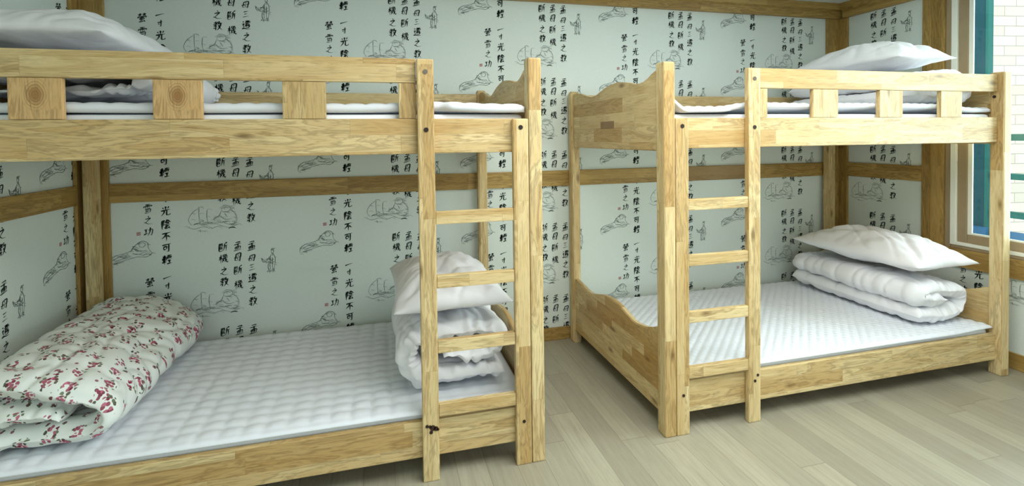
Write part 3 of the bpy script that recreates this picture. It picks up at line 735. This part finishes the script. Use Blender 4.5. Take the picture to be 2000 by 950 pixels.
# upper left
p_, t_ = spiral(-1.985, -1.39, 1.4565, .160, 1)
duvet('folded_duvet', p_, t_, .09, 1.0, 'white duvet rolled up on the upper bunk of the left bed', M['cotton'], 11.2, group=DG, wr=.020, gathers=1.5)
# floral roll
t_ = .096
p_ = [(-1.96, .322), (-1.82, .318), (-1.65, .316), (-1.585, .326), (-1.556, .366), (-1.60, .425), (-1.70, .474), (-1.82, .496), (-1.92, .494), (-1.952, .456), (-1.93, .418), (-1.85, .404), (-1.74, .398), (-1.67, .378)]
duvet('folded_duvet', p_, t_,   .085, 1.05, 'thick white duvet with red rose sprigs folded on the left lower bunk', M['floral'], 21.0, wr=.017, n=13, my=100, gathers=.12, lip=1.0)

# ---------------------------------------------------------------- pillows
def pillow(c, lx, ly, ht, hb, label, seed, rz=0.0, tilt=(0, 0), nx=56, ny=72, sag=0.0):
    b = newbm(); top, bot = [], []
    rot = Matrix.Rotation(rz, 4, 'Z') @ Matrix.Rotation(tilt[0], 4, 'X') @ Matrix.Rotation(tilt[1], 4, 'Y')
    C = Vector(c)
    for j in range(ny + 1):
        v = -1 + 2 * j / ny; ra, rb = [], []
        for i in range(nx + 1):
            u = -1 + 2 * i / nx
            au, av = abs(u), abs(v)
            # seam outline: sides drawn in between pulled-out corners
            x = u * lx / 2 * (1 - .07 * (1 - v * v)); y = v * ly / 2 * (1 - .05 * (1 - u * u))
            e = max(0, (1 - au ** 2.4)) ** .62 * max(0, (1 - av ** 2.6)) ** .62
            corner = (au * av) ** 3
            fold = .016 * nz((x + y * .6) * 12 + 2 * nz(x * 3, y * 3, 2, seed), (y - x * .6) * 3.5, 1, seed) + .007 * nz(x * 22, y * 11, 4, seed) - .010 * (1 - min(1, 3.5 * abs(nz((x - y * .7) * 8, (y + x * .5) * 3, 7, seed)))) ** 2
            rad = nz(math.atan2(y, x) * 4.5, 1.5, 0, seed + 2) * .018 * min(1, (u * u + v * v)) * (1 - max(au, av) ** 6) - .013 * (1 - min(1, 3 * abs(nz(math.atan2(abs(y) - ly * .62, abs(x) - lx * .62) * 3.2 + (x > 0) * 5 + (y > 0) * 9, .8, 0, seed + 31)))) ** 2 * (au * av) ** .35 * (1 - max(au, av) ** 5)
            k_ = min(1, e * 2.2)
            zt = ht * e + (fold + rad) * k_
            zb = -hb * e - .3 * (fold - rad) * k_
            seam = .012 * nz(x * 6, y * 6, 0, seed + 7) - sag * (au ** 4 + av ** 4) * .5
            p0 = Vector((x, y, zt + seam)); p1 = Vector((x, y, zb + seam))
            ra.append(b.verts.new(C + rot @ p0))
            rb.append(ra[-1] if (i in (0, nx) or j in (0, ny)) else b.verts.new(C + rot @ p1))
        top.append(ra); bot.append(rb)
    for j in range(ny):
        for i in range(nx):
            b.faces.new((top[j][i], top[j][i + 1], top[j + 1][i + 1], top[j + 1][i]))
            q = [bot[j][i], bot[j + 1][i], bot[j + 1][i + 1], bot[j][i + 1]]
            if len(set(q)) > 2 and not all(w in top[j] + top[j + 1] for w in q): b.faces.new(q)
    bmesh.ops.recalc_face_normals(b, faces=b.faces)
    o = obj('pillow', b, M['cotton'], at=(c[0], c[1], c[2] - hb), smooth=True)
    return tag(o, label, 'pillow', 'plump white pillows on the folded duvets')
pillow((2.335, .535, .580), .45, .86, .130, .055, 'plump white pillow on the folded duvet of the right lower bunk', 2.0)
pillow((2.235, .53, 1.712), .42, .76, .125, .048, 'plump white pillow on the upper bunk of the right bed', 5.0)
pillow((-.335, .52, .608), .50, .76, .125, .050, 'plump white pillow on the rolled duvet behind the left ladder', 8.0)
pillow((-1.79, .54, 1.690), .52, .86, .128, .050, 'large white pillow on the upper bunk of the left bed', 13.0)
